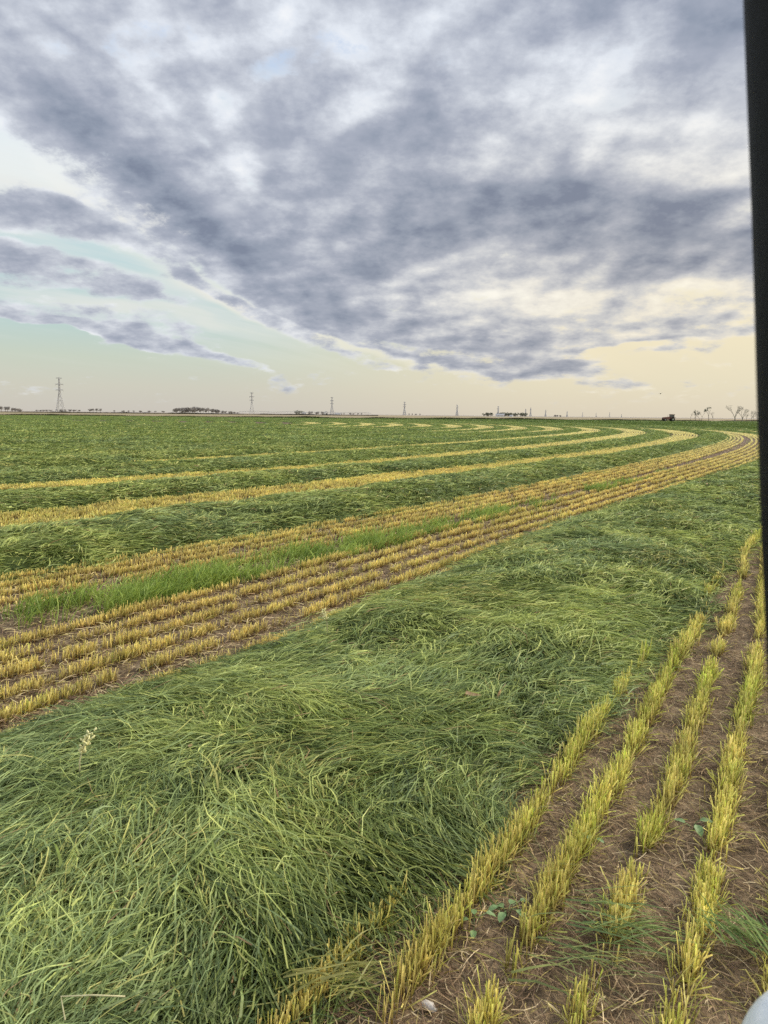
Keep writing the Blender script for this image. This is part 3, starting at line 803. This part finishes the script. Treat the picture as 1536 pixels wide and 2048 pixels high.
bare_tree('bare_tree', 1426, 500, 17, 11, 'small bare forked tree right of the broken leafy one', .5)
bare_tree('bare_tree', 1470, 480, 30, 12, 'tallest bare tree, vase shaped, left of the pillar', .42, 5, True)
bare_tree('bare_tree', 1485, 480, 23, 13, 'second bare vase shaped tree, right of the tallest one', .5, 5, True)
bare_tree('bare_tree', 1493, 490, 14, 14, 'short bare tree between the two groups of vase shaped trees', .5)
bare_tree('bare_tree', 1501, 480, 21, 15, 'leaning bare tree with arched branches near the pillar', .6, 5, lean=.25)
bare_tree('bare_tree', 1508, 490, 19, 16, 'bare tree with low dense trunk next to the pillar', .6)
bare_tree('bare_tree', 1516, 490, 17, 18, 'bare tree half hidden by the dark pillar', .6)

# ------------------------------------------------------------------ tractor
M_TRED = surf('dull_red_paint', (.20, .09, .08), (.27, .13, .11), 2, .4)
M_TYRE = surf('tyre_rubber', (.02, .02, .02), (.04, .038, .035), 8, .9, .01)
M_CABG = surf('cab_glass', (.10, .12, .12), (.16, .18, .18), 1, .15)
M_RIM = surf('rim_paint', (.35, .33, .28), (.45, .42, .36), 3, .5)
M_BLACK = surf('black_frame', (.02, .02, .022), (.035, .035, .035), 5, .5)
tr = empty('tractor', far_point(1338.5, 400), R(8), 'dark red tractor with upright cab at its right end, driving on the right horizon', 'tractor')
m = MB(); m.prism([(-3.6, 1.0), (-3.6, 1.75), (-3.3, 1.95), (.3, 2.25), (.3, 1.0)], -.55, .55); m.build('hood', M_TRED, tr, bevel=.05)
m = MB(); m.box((-3.63, 0, 1.4), (.06, .8, .6)); m.build('grille', M_BLACK, tr)
m = MB(); m.box((-1.2, 0, .95), (5.2, .5, .4)); m.box((1.6, 0, 1.2), (2.2, 1.0, .7)); m.build('chassis', M_BLACK, tr)
m = MB()
for x in (.45, 2.2):
    for y in (-.75, .75): m.tube([(x, y, 1.4), (x + (.12 if x > 1 else 0), y * .95, 3.3)], .07, 5)
m.box((1.3, 0, 1.55), (1.9, 1.6, .3)); m.tube([(1.45, -.76, 1.6), (1.5, -.74, 3.3)], .05, 5); m.build('cab_frame', M_TRED, tr)
m = MB(); m.prism([(.5, 1.7), (.5, 3.25), (2.25, 3.25), (2.15, 1.7)], -.7, .7); m.build('cab_window', M_CABG, tr)
m = MB(); m.prism([(.15, 3.28), (.25, 3.5), (2.5, 3.5), (2.6, 3.28)], -.85, .85); m.build('cab_roof', M_TRED, tr, bevel=.04)
m = MB(); m.tube([(-.6, .3, 2.1), (-.6, .3, 3.1), (-.7, .3, 3.25)], .07, 8); m.build('exhaust_pipe', M_BLACK, tr)
m = MB()
for y in (-1, 1): m.prism([(.3, 1.75), (.9, 2.1), (2.2, 2.1), (2.8, 1.7), (2.8, 1.62), (2.2, 2.0), (.9, 2.0), (.3, 1.67)], y - .3, y + .3)
m.build('fender', M_TRED, tr)
def wheel(x, y, rad, wd):
    m = MB(); prof = [(.55, -.5), (.9, -.5), (1, -.38), (1, .38), (.9, .5), (.55, .5)]; n = 28
    for i in range(n):
        a = 6.283 * i / n; k = 1 + (.03 if i % 2 else 0)
        for p, q in prof: m.v.append((x + math.cos(a) * p * rad * k, y + q * wd, rad + math.sin(a) * p * rad * k))
    for i in range(n):
        for j in range(6): m.f.append([i * 6 + j, ((i + 1) % n) * 6 + j, ((i + 1) % n) * 6 + (j + 1) % 6, i * 6 + (j + 1) % 6])
    w = m.build('wheel', M_TYRE, tr)
    m = MB(); m.tube([(x, y - wd * .3, rad), (x, y + wd * .3, rad)], rad * .55, 20); m.build('rim', M_RIM, w)
for y in (-.95, .95): wheel(1.55, y, .95, .55); wheel(-2.5, y * .95, .72, .45)

# ------------------------------------------------------------------ pivot irrigation arm
M_GALV = surf('galvanised_pipe', (.38, .39, .40), (.5, .5, .5), 1, .5)
pv = empty('irrigation_arm', far_point(610, 900), 0, 'long thin wheeled irrigation arm across the pale fields left of centre', 'irrigation arm')
p0, p1 = far_point(478, 880) - pv.location, far_point(742, 930) - pv.location
m = MB(); nsp = 4; t2 = MB()
for k in range(nsp):
    a, b = p0.lerp(p1, k / nsp), p0.lerp(p1, (k + 1) / nsp)
    pts = [a.lerp(b, j / 10) + Vector((0, 0, 3.3 + .9 * math.sin(math.pi * j / 10))) for j in range(11)]
    m.tube(pts, .17, 5)
    low = [a.lerp(b, j / 10) + Vector((0, 0, 3.2 - .35 * math.sin(math.pi * j / 10))) for j in range(11)]
    t2.tube(low, .05, 4)
    for j in range(1, 10): t2.tube([pts[j], low[j]], .04, 3); t2.tube([pts[j], low[j - 1]], .03, 3)
m.build('pipe', M_GALV, pv); t2.build('truss', M_GALV, pv)
for k in range(nsp + 1):
    a = p0.lerp(p1, k / nsp); m = MB()
    for s in (-1, 1): m.tube([a + Vector((0, s * 2, .6)), a + Vector((0, s * .2, 3.4))], .11, 4)
    m.tube([a + Vector((0, -2, .6)), a + Vector((0, 2, .6))], .1, 4); fr = m.build('tower_frame', M_GALV, pv)
    for s in (-1, 1):
        m = MB(); m.tube([a + Vector((-.15, s * 2, .6)), a + Vector((.15, s * 2, .6))], .6, 14); m.build('wheel', M_TYRE, fr)

# bird far over the field
d = ray(1321, 787.5).normalized() * 220; m = MB()
m.tube([(-.3, 0, 0), (-.12, 0, .02), (.15, 0, .02), (.32, 0, 0)], [.02, .09, .08, .02], 8)
for s in (-1, 1):
    b0 = len(m.v); m.v += [(-.1, 0, .05), (.14, 0, .05), (.12, s * .35, .2), (-.04, s * .35, .2), (.02, s * .7, .1)]; m.f += [[b0, b0 + 1, b0 + 2, b0 + 3], [b0 + 3, b0 + 2, b0 + 4]]
o = m.build('bird', M_BLACK); o.location = d + Vector((0, 0, CAM_H)); o.rotation_euler = (0, 0, .6); tag(o, 'tiny dark bird flying low in the sky over the tractor', 'bird')

# ------------------------------------------------------------------ the vehicle beside the photographer
M_PILLAR = surf('black_rubber_trim', (.006, .006, .007), (.012, .012, .013), 30, .7, .0005)
dr = empty('vehicle_door_frame', (0, 0, 0), 0, 'black vehicle door pillar standing upright along the right edge', 'door frame')
edge = [(1490, -260), (1497, 0), (1505, 200), (1513, 400), (1519, 600), (1525, 830), (1534, 1100), (1546, 1350), (1574, 1700), (1610, 2080), (1650, 2500)]
pts = []
for x, y in edge: pts.append(Vector((0, 0, CAM_H)) + ray(x + 112, y) * .46)
pts.append(pts[-1] + Vector((.02, .0, -.3)))
m = MB(); m.tube(pts, .0345, 20); m.build('pillar', M_PILLAR, dr, True)
m = MB(); m.tube([p + Vector((-.006, .033, 0)) for p in pts], .008, 8); m.build('rubber_seal', M_PILLAR, dr, True)
M_WHITE = surf('white_paint', (.80, .83, .85), (.97, .97, .97), 60, .3, .0004, coat=.5, detail=3)
mi = empty('side_mirror', Vector((0, 0, CAM_H)) + ray(1658, 2172) * .8, 0, 'glossy white vehicle mirror housing poking in at the bottom right corner', 'mirror')
V = []; F = []; nu, nv = 40, 24
def sp(v, e): return math.copysign(abs(v) ** e, v)
for i in range(nv + 1):
    th = -math.pi / 2 + math.pi * i / nv
    for j in range(nu):
        a = 2 * math.pi * j / nu
        V.append((.098 * sp(math.cos(th), .8) * sp(math.cos(a), .8), .055 * sp(math.cos(th), .8) * sp(math.sin(a), .8), .115 * sp(math.sin(th), .8)))
for i in range(nv):
    for j in range(nu): F.append((i * nu + j, i * nu + (j + 1) % nu, (i + 1) * nu + (j + 1) % nu, (i + 1) * nu + j))
me = bpy.data.meshes.new('housing'); me.from_pydata(V, [], F)
for p in me.polygons: p.use_smooth = True
link('housing', me, M_WHITE, mi)
m = MB(); m.tube([(.06, -.01, -.05), (.12, -.03, -.1), (.2, -.1, -.14)], [.02, .02, .025], 12); m.build('mirror_arm', M_PILLAR, mi, True)

# ------------------------------------------------------------------ sky
SUN_AZ, SUN_EL = R(58), R(32)
def build_world():
    w = bpy.data.worlds.new('World'); scn.world = w; w.use_nodes = True
    nt = w.node_tree; N, L = nt.nodes, nt.links; N.clear()
    out = N.new('ShaderNodeOutputWorld'); bg = N.new('ShaderNodeBackground'); L.new(bg.outputs[0], out.inputs[0])
    def val(i, v):
        if isinstance(v, (int, float)): i.default_value = v
        elif isinstance(v, tuple): i.default_value = v
        else: L.new(v, i)
    def M(op, a, b=0.0, c=None):
        n = N.new('ShaderNodeMath'); n.operation = op; val(n.inputs[0], a); val(n.inputs[1], b)
        if c is not None: val(n.inputs[2], c)
        return n.outputs[0]
    def VM(op, a, b=(0, 0, 0), s=None):
        n = N.new('ShaderNodeVectorMath'); n.operation = op; val(n.inputs[0], a); val(n.inputs[1], b)
        if s is not None: val(n.inputs['Scale'], s)
        return n.outputs['Value'] if op in ('LENGTH', 'DOT_PRODUCT') else n.outputs[0]
    def comb(x, y, z=0.0):
        n = N.new('ShaderNodeCombineXYZ'); val(n.inputs[0], x); val(n.inputs[1], y); val(n.inputs[2], z); return n.outputs[0]
    def noise(v, s, det=5, rough=.55, col=False):
        n = N.new('ShaderNodeTexNoise'); n.noise_dimensions = '2D'; n.inputs['Scale'].default_value = s; n.inputs['Detail'].default_value = det; n.inputs['Roughness'].default_value = rough
        L.new(v, n.inputs['Vector']); return n.outputs['Color' if col else 'Fac']
    def mr(v, a, b, c=0.0, d=1.0, smooth=True):
        n = N.new('ShaderNodeMapRange'); n.interpolation_type = 'SMOOTHSTEP' if smooth else 'LINEAR'
        val(n.inputs['Value'], v); n.inputs['From Min'].default_value = a; n.inputs['From Max'].default_value = b
        n.inputs['To Min'].default_value = c; n.inputs['To Max'].default_value = d; return n.outputs[0]
    def mix(f, a, b):
        n = N.new('ShaderNodeMix'); n.data_type = 'RGBA'; val(n.inputs[0], f)
        for i, v in ((6, a), (7, b)):
            if isinstance(v, tuple): n.inputs[i].default_value = (*v, 1)
            else: L.new(v, n.inputs[i])
        return n.outputs[2]
    def ramp(f, st, interp='EASE'):
        n = N.new('ShaderNodeValToRGB'); n.color_ramp.interpolation = interp; e = n.color_ramp.elements
        e[0].position, e[0].color = st[0][0], (*st[0][1], 1); e[1].position, e[1].color = st[-1][0], (*st[-1][1], 1)
        for q in st[1:-1]: x = e.new(q[0]); x.color = (*q[1], 1)
        val(n.inputs[0], f); return n.outputs[0]
    def srgb(r, g, b):
        f = lambda c: (c / 255 / 12.92) if c < 10.3 else ((c / 255 + .055) / 1.055) ** 2.4
        return (f(r), f(g), f(b))
    tc = N.new('ShaderNodeTexCoord'); D = tc.outputs['Generated']
    sp_ = N.new('ShaderNodeSeparateXYZ'); L.new(D, sp_.inputs[0]); x, y, z = sp_.outputs
    az = M('ARCTAN2', x, y); el = M('ARCSINE', z)
    # cloud plane coordinates: clouds shrink towards the horizon as they do on a real deck
    zz = M('ADD', M('MAXIMUM', z, 0.0), .30)
    P = comb(M('DIVIDE', x, zz), M('DIVIDE', y, zz))
    # rotate so that streaks run with the wind, upper left to lower right of the view
    rot = N.new('ShaderNodeVectorRotate'); rot.rotation_type = 'Z_AXIS'; rot.inputs['Angle'].default_value = R(-38); L.new(P, rot.inputs['Vector'])
    Pr = VM('MULTIPLY', rot.outputs[0], (1.0, .85, 1.0))
    wn = noise(P, 1.3, 1, .5, True)
    w2 = noise(P, 4.0, 2, .5, True)
    warp = VM('ADD', VM('SCALE', VM('SUBTRACT', wn, (.5, .5, .5)), s=.09), VM('SCALE', VM('SUBTRACT', w2, (.5, .5, .5)), s=.04))
    wz = VM('MULTIPLY', warp, (1, .8, 0))
    A0 = VM('ADD', comb(az, el, 1.0), wz)
    def blob(px, py, rx, ry, rot_=0, a=1.0, soft=.35):
        """elliptical mass; centre and radii given in photograph pixels and turned into azimuth / elevation"""
        d0 = ray(px, py); a0 = math.atan2(d0.x, d0.y); e0 = math.atan2(d0.z, math.hypot(d0.x, d0.y))
        d1 = ray(px + 5, py); d2 = ray(px, py - 5)
        ka = (math.atan2(d1.x, d1.y) - a0) / 5; ke = (math.atan2(d2.z, math.hypot(d2.x, d2.y)) - e0) / 5
        cr, sr = math.cos(R(rot_)), math.sin(R(rot_)); qx, qy = rx * ka, ry * ke
        r1, r2 = (cr / qx, sr / qx, -(cr * a0 + sr * e0) / qx), (-sr / qy, cr / qy, (sr * a0 - cr * e0) / qy)
        u, v = VM('DOT_PRODUCT', A0, r1), VM('DOT_PRODUCT', A0, r2)
        return mr(M('MULTIPLY_ADD', u, u, M('MULTIPLY', v, v)), soft ** 2, (1.0 + (1 - soft) * .6) ** 2, a, 0.0)
    def total(items):
        acc = None
        for it in items:
            b = blob(*it); acc = b if acc is None else M('ADD', acc, b)
        return acc
    # coverage: the big deck and the lower streaks  (px, py, rx, ry, rotation ccw, strength, softness)
    cov = total([
        (930, 90, 1350, 370, -14, 1.1, .7), (1050, 440, 620, 215, -10, 1.0, .6), (230, 290, 470, 130, -27, 1.1, .7),
        (640, 550, 400, 105, -24, 1.1, .65), (900, 685, 330, 42, -12, .9, .3), (1150, 640, 300, 42, 4, .6, .2),
        (30, 415, 180, 42, -10, .8, .1), (260, 468, 200, 30, -22, .66, .1), (110, 545, 270, 28, -14, .78, .1), (90, 632, 330, 36, -10, .8, .1),
        (290, 695, 260, 13, -9, .8, .1), (1330, 665, 220, 9, 3, .5, .1), (520, 632, 230, 15, -22, .7, .1),
        (1400, 600, 260, 60, 0, .55, .4), (1180, 712, 170, 10, 3, .4, .1)])
    holes = total([
        (215, 112, 150, 56, 12, -.66, 0), (700, 205, 80, 30, 35, -1.0, 0), (520, 178, 80, 26, 35, -.70, 0), (590, 40, 60, 30, 40, -.5, 0), (300, 60, 80, 20, 10, -.25, 0), (45, 55, 90, 32, -28, -.55, 0), (430, 120, 110, 24, -50, -.4, 0),
        (485, 280, 30, 80, 20, -.42, 0), (640, 112, 100, 36, 10, -.7, 0), (855, 60, 70, 60, 10, -.62, 0), (1180, 90, 130, 44, 20, -.50, 0), (1190, 180, 70, 70, 0, -.5, 0), (1290, 195, 150, 44, -15, -.50, 0),
        (1490, 425, 80, 34, 10, -1.0, 0), (1480, 328, 80, 26, 0, -.7, 0), (1290, 622, 180, 10, 0, -.4, 0), (1400, 650, 240, 12, 0, -.4, 0), (830, 690, 140, 12, -8, -.7, 0), (1370, 580, 60, 30, 0, -.6, 0),
        (190, 385, 300, 40, -26, -.85, 0), (60, 590, 240, 14, -12, -.4, 0), (230, 665, 240, 13, -14, -.4, 0)])
    n1 = noise(Pr, 2.9, 9, .56)
    n2 = noise(P, 9.5, 8, .68)
    n3 = noise(P, 6.0, 6, .55); n3b = noise(VM('ADD', P, (.045, .035, 0)), 6.0, 4, .5)
    dn1, dn2, dn3 = M('SUBTRACT', n1, .5), M('SUBTRACT', n2, .5), M('SUBTRACT', n3, .5)
    shd = total([
        (1150, 460, 420, 85, 0, .52, .0), (1010, 405, 240, 60, 10, .16, .0), (240, 345, 270, 60, -25, .30, .0), (900, 190, 80, 160, -20, .24, .0), (1330, 60, 220, 80, 0, .24, .0),
        (680, 600, 420, 60, -20, .12, .0), (1000, 715, 260, 28, -6, .10, .0), (390, 430, 240, 50, -30, .26, .0), (60, 415, 160, 40, -10, .25, .0), (110, 550, 240, 26, -12, .15, .0), (120, 200, 150, 60, -10, .08, .0), (760, 270, 110, 60, 10, .12, .0),
        (600, 130, 50, 40, 0, .2, .0), (480, 150, 60, 40, 0, .2, .0), (330, 150, 90, 50, 0, .14, .0),
        (1230, 180, 260, 110, -10, -.20, .0), (950, 520, 110, 70, -30, -.34, .0), (1090, 575, 260, 46, -4, -.22, .0), (1330, 590, 240, 40, 0, -.14, .0), (560, 180, 180, 130, 20, -.14, .0), (800, 50, 180, 80, 0, -.2, .0), (1480, 290, 120, 150, 0, -.24, .0), (250, 110, 240, 80, 0, -.08, .0),
        (1060, 100, 70, 70, 0, -.16, .0), (1300, 290, 200, 70, 0, -.10, .0), (640, 400, 150, 50, -20, -.06, .0), (1100, 220, 80, 70, 0, -.16, .0)])
    base = M('MULTIPLY_ADD', holes, .62, M('MINIMUM', M('MULTIPLY', cov, 1.15), 1.12))
    cc = M('ADD', base, M('ADD', M('MULTIPLY', dn1, 1.5), M('MULTIPLY', dn2, 1.7)))
    gen = mr(M('ABSOLUTE', az), .6, 1.1)                       # away from the photographed side the deck simply continues
    cc = M('ADD', cc, M('MULTIPLY', gen, .5))
    # thickness: thin cloud is white, thick cloud grey; puffs are lit from the sun's side
    thb = M('ADD', base, M('ADD', M('MULTIPLY', dn1, 1.5), M('MULTIPLY', dn2, 1.5)))
    th = M('ADD', M('MULTIPLY', M('MINIMUM', thb, 1.35), .50), M('MULTIPLY_ADD', shd, .70, M('MULTIPLY', M('SUBTRACT', n3b, n3), 1.25)))
    th = M('ADD', th, M('ADD', M('MULTIPLY', dn3, .25), .02))
    th = M('MULTIPLY_ADD', th, .76, .10)
    cold = ramp(th, [(0, srgb(248, 250, 253)), (.2, srgb(228, 234, 243)), (.42, srgb(196, 202, 214)), (.62, srgb(169, 176, 192)), (.85, srgb(146, 156, 174)), (1, srgb(128, 138, 158))], 'LINEAR')
    warm = ramp(th, [(0, srgb(255, 248, 228)), (.22, srgb(240, 232, 214)), (.42, srgb(212, 210, 206)), (.62, srgb(182, 183, 188)), (.85, srgb(154, 158, 168)), (1, srgb(134, 139, 153))], 'LINEAR')
    cover = mr(M('SUBTRACT', cc, mr(el, .30, .12, 0.0, .22)), -.02, .62)
    wf = M('MULTIPLY', mr(el, .46, .10), mr(az, -.25, .4, .15, 1.0))
    cloud = mix(wf, cold, warm)
    # clear sky between
    ct = ramp(M('MULTIPLY', el, 1.25), [(0, srgb(206, 200, 190)), (.04, srgb(209, 207, 192)), (.085, srgb(203, 212, 196)), (.13, srgb(192, 213, 208)), (.22, srgb(190, 217, 220)), (.36, srgb(208, 228, 234)), (.46, srgb(216, 230, 244)), (.56, srgb(168, 196, 236)), (1, srgb(145, 176, 228))], 'LINEAR')
    cw = ramp(M('MULTIPLY', el, 1.25), [(0, srgb(222, 211, 190)), (.05, srgb(232, 222, 194)), (.14, srgb(246, 233, 198)), (.24, srgb(242, 238, 220)), (.42, srgb(226, 230, 232)), (.62, srgb(188, 206, 234)), (1, srgb(150, 178, 226))], 'LINEAR')
    clear = mix(mr(az, -.28, .30), ct, cw)
    clear = mix(M('MINIMUM', total([(60, 335, 190, 60, -22, .9, .1), (300, 420, 190, 55, -25, .95, .1), (400, 570, 240, 26, -22, .5, .1), (650, 668, 260, 18, -14, .55, .1), (300, 640, 200, 12, -8, .35, .1)]), 1.0), clear, mix(mr(el, .34, .12), srgb(240, 247, 250), srgb(248, 242, 222)))
    # thin high veil, streaked
    stv = VM('MULTIPLY', rot.outputs[0], (.5, 3.0, 1)); vn = noise(stv, 1.1, 6, .6)
    veil = M('MULTIPLY', mr(vn, .42, .68), mr(el, .03, .14, 0.0, .6))
    clear = mix(veil, clear, mix(mr(az, -.2, .3), srgb(236, 236, 232), srgb(252, 238, 204)))
    sky = N.new('ShaderNodeTexSky'); sky.sky_type = 'NISHITA'; sky.sun_disc = False; sky.sun_elevation = SUN_EL; sky.sun_rotation = SUN_AZ
    ns = VM('SCALE', sky.outputs[0], s=.07)
    clear = mix(.05, clear, ns)
    fin = mix(M('MULTIPLY', cover, mr(el, -.01, .05, .15, 1.0)), clear, cloud)
    below = mr(z, -.02, 0.0)
    fin = mix(below, (.16, .17, .12), fin)
    L.new(fin, bg.inputs['Color']); bg.inputs['Strength'].default_value = 1.0
    w.cycles.sampling_method = 'MANUAL'; w.cycles.sample_map_resolution = 512
build_world()

sun = bpy.data.lights.new('sun', 'SUN'); sun.energy = 3.8; sun.angle = R(12); sun.color = (1, .91, .72)
so = bpy.data.objects.new('sun', sun); COL.objects.link(so)
sd = Vector((math.sin(SUN_AZ) * math.cos(SUN_EL), math.cos(SUN_AZ) * math.cos(SUN_EL), math.sin(SUN_EL)))
so.rotation_euler = sd.to_track_quat('Z', 'Y').to_euler(); so.location = (0, 0, 30)

# ------------------------------------------------------------------ camera
cam = bpy.data.cameras.new('camera'); co = bpy.data.objects.new('camera', cam); COL.objects.link(co)
cam.sensor_fit = 'VERTICAL'; cam.sensor_height = 36; cam.sensor_width = 27; cam.lens = FPX / 2048 * 36
cam.clip_start = .02; cam.clip_end = 40000
cam.dof.use_dof = True; cam.dof.focus_distance = 9; cam.dof.aperture_fstop = 9
fwd = Vector((0, math.cos(PITCH), -math.sin(PITCH)))
q = fwd.to_track_quat('-Z', 'Y'); co.rotation_mode = 'QUATERNION'
from mathutils import Quaternion
co.rotation_quaternion = Quaternion(fwd, -ROLL) @ q
co.location = (0, 0, CAM_H)
scn.camera = co
scn.render.resolution_x, scn.render.resolution_y = 768, 1024
scn.view_settings.view_transform = 'Standard'; scn.view_settings.look = 'None'; scn.view_settings.exposure = 0
scn.cycles.max_bounces = 5; scn.cycles.diffuse_bounces = 3; scn.cycles.transmission_bounces = 3
scn.cycles.use_denoising = False
scn.cycles.use_adaptive_sampling = True; scn.cycles.adaptive_threshold = .02; scn.cycles.adaptive_min_samples = 12
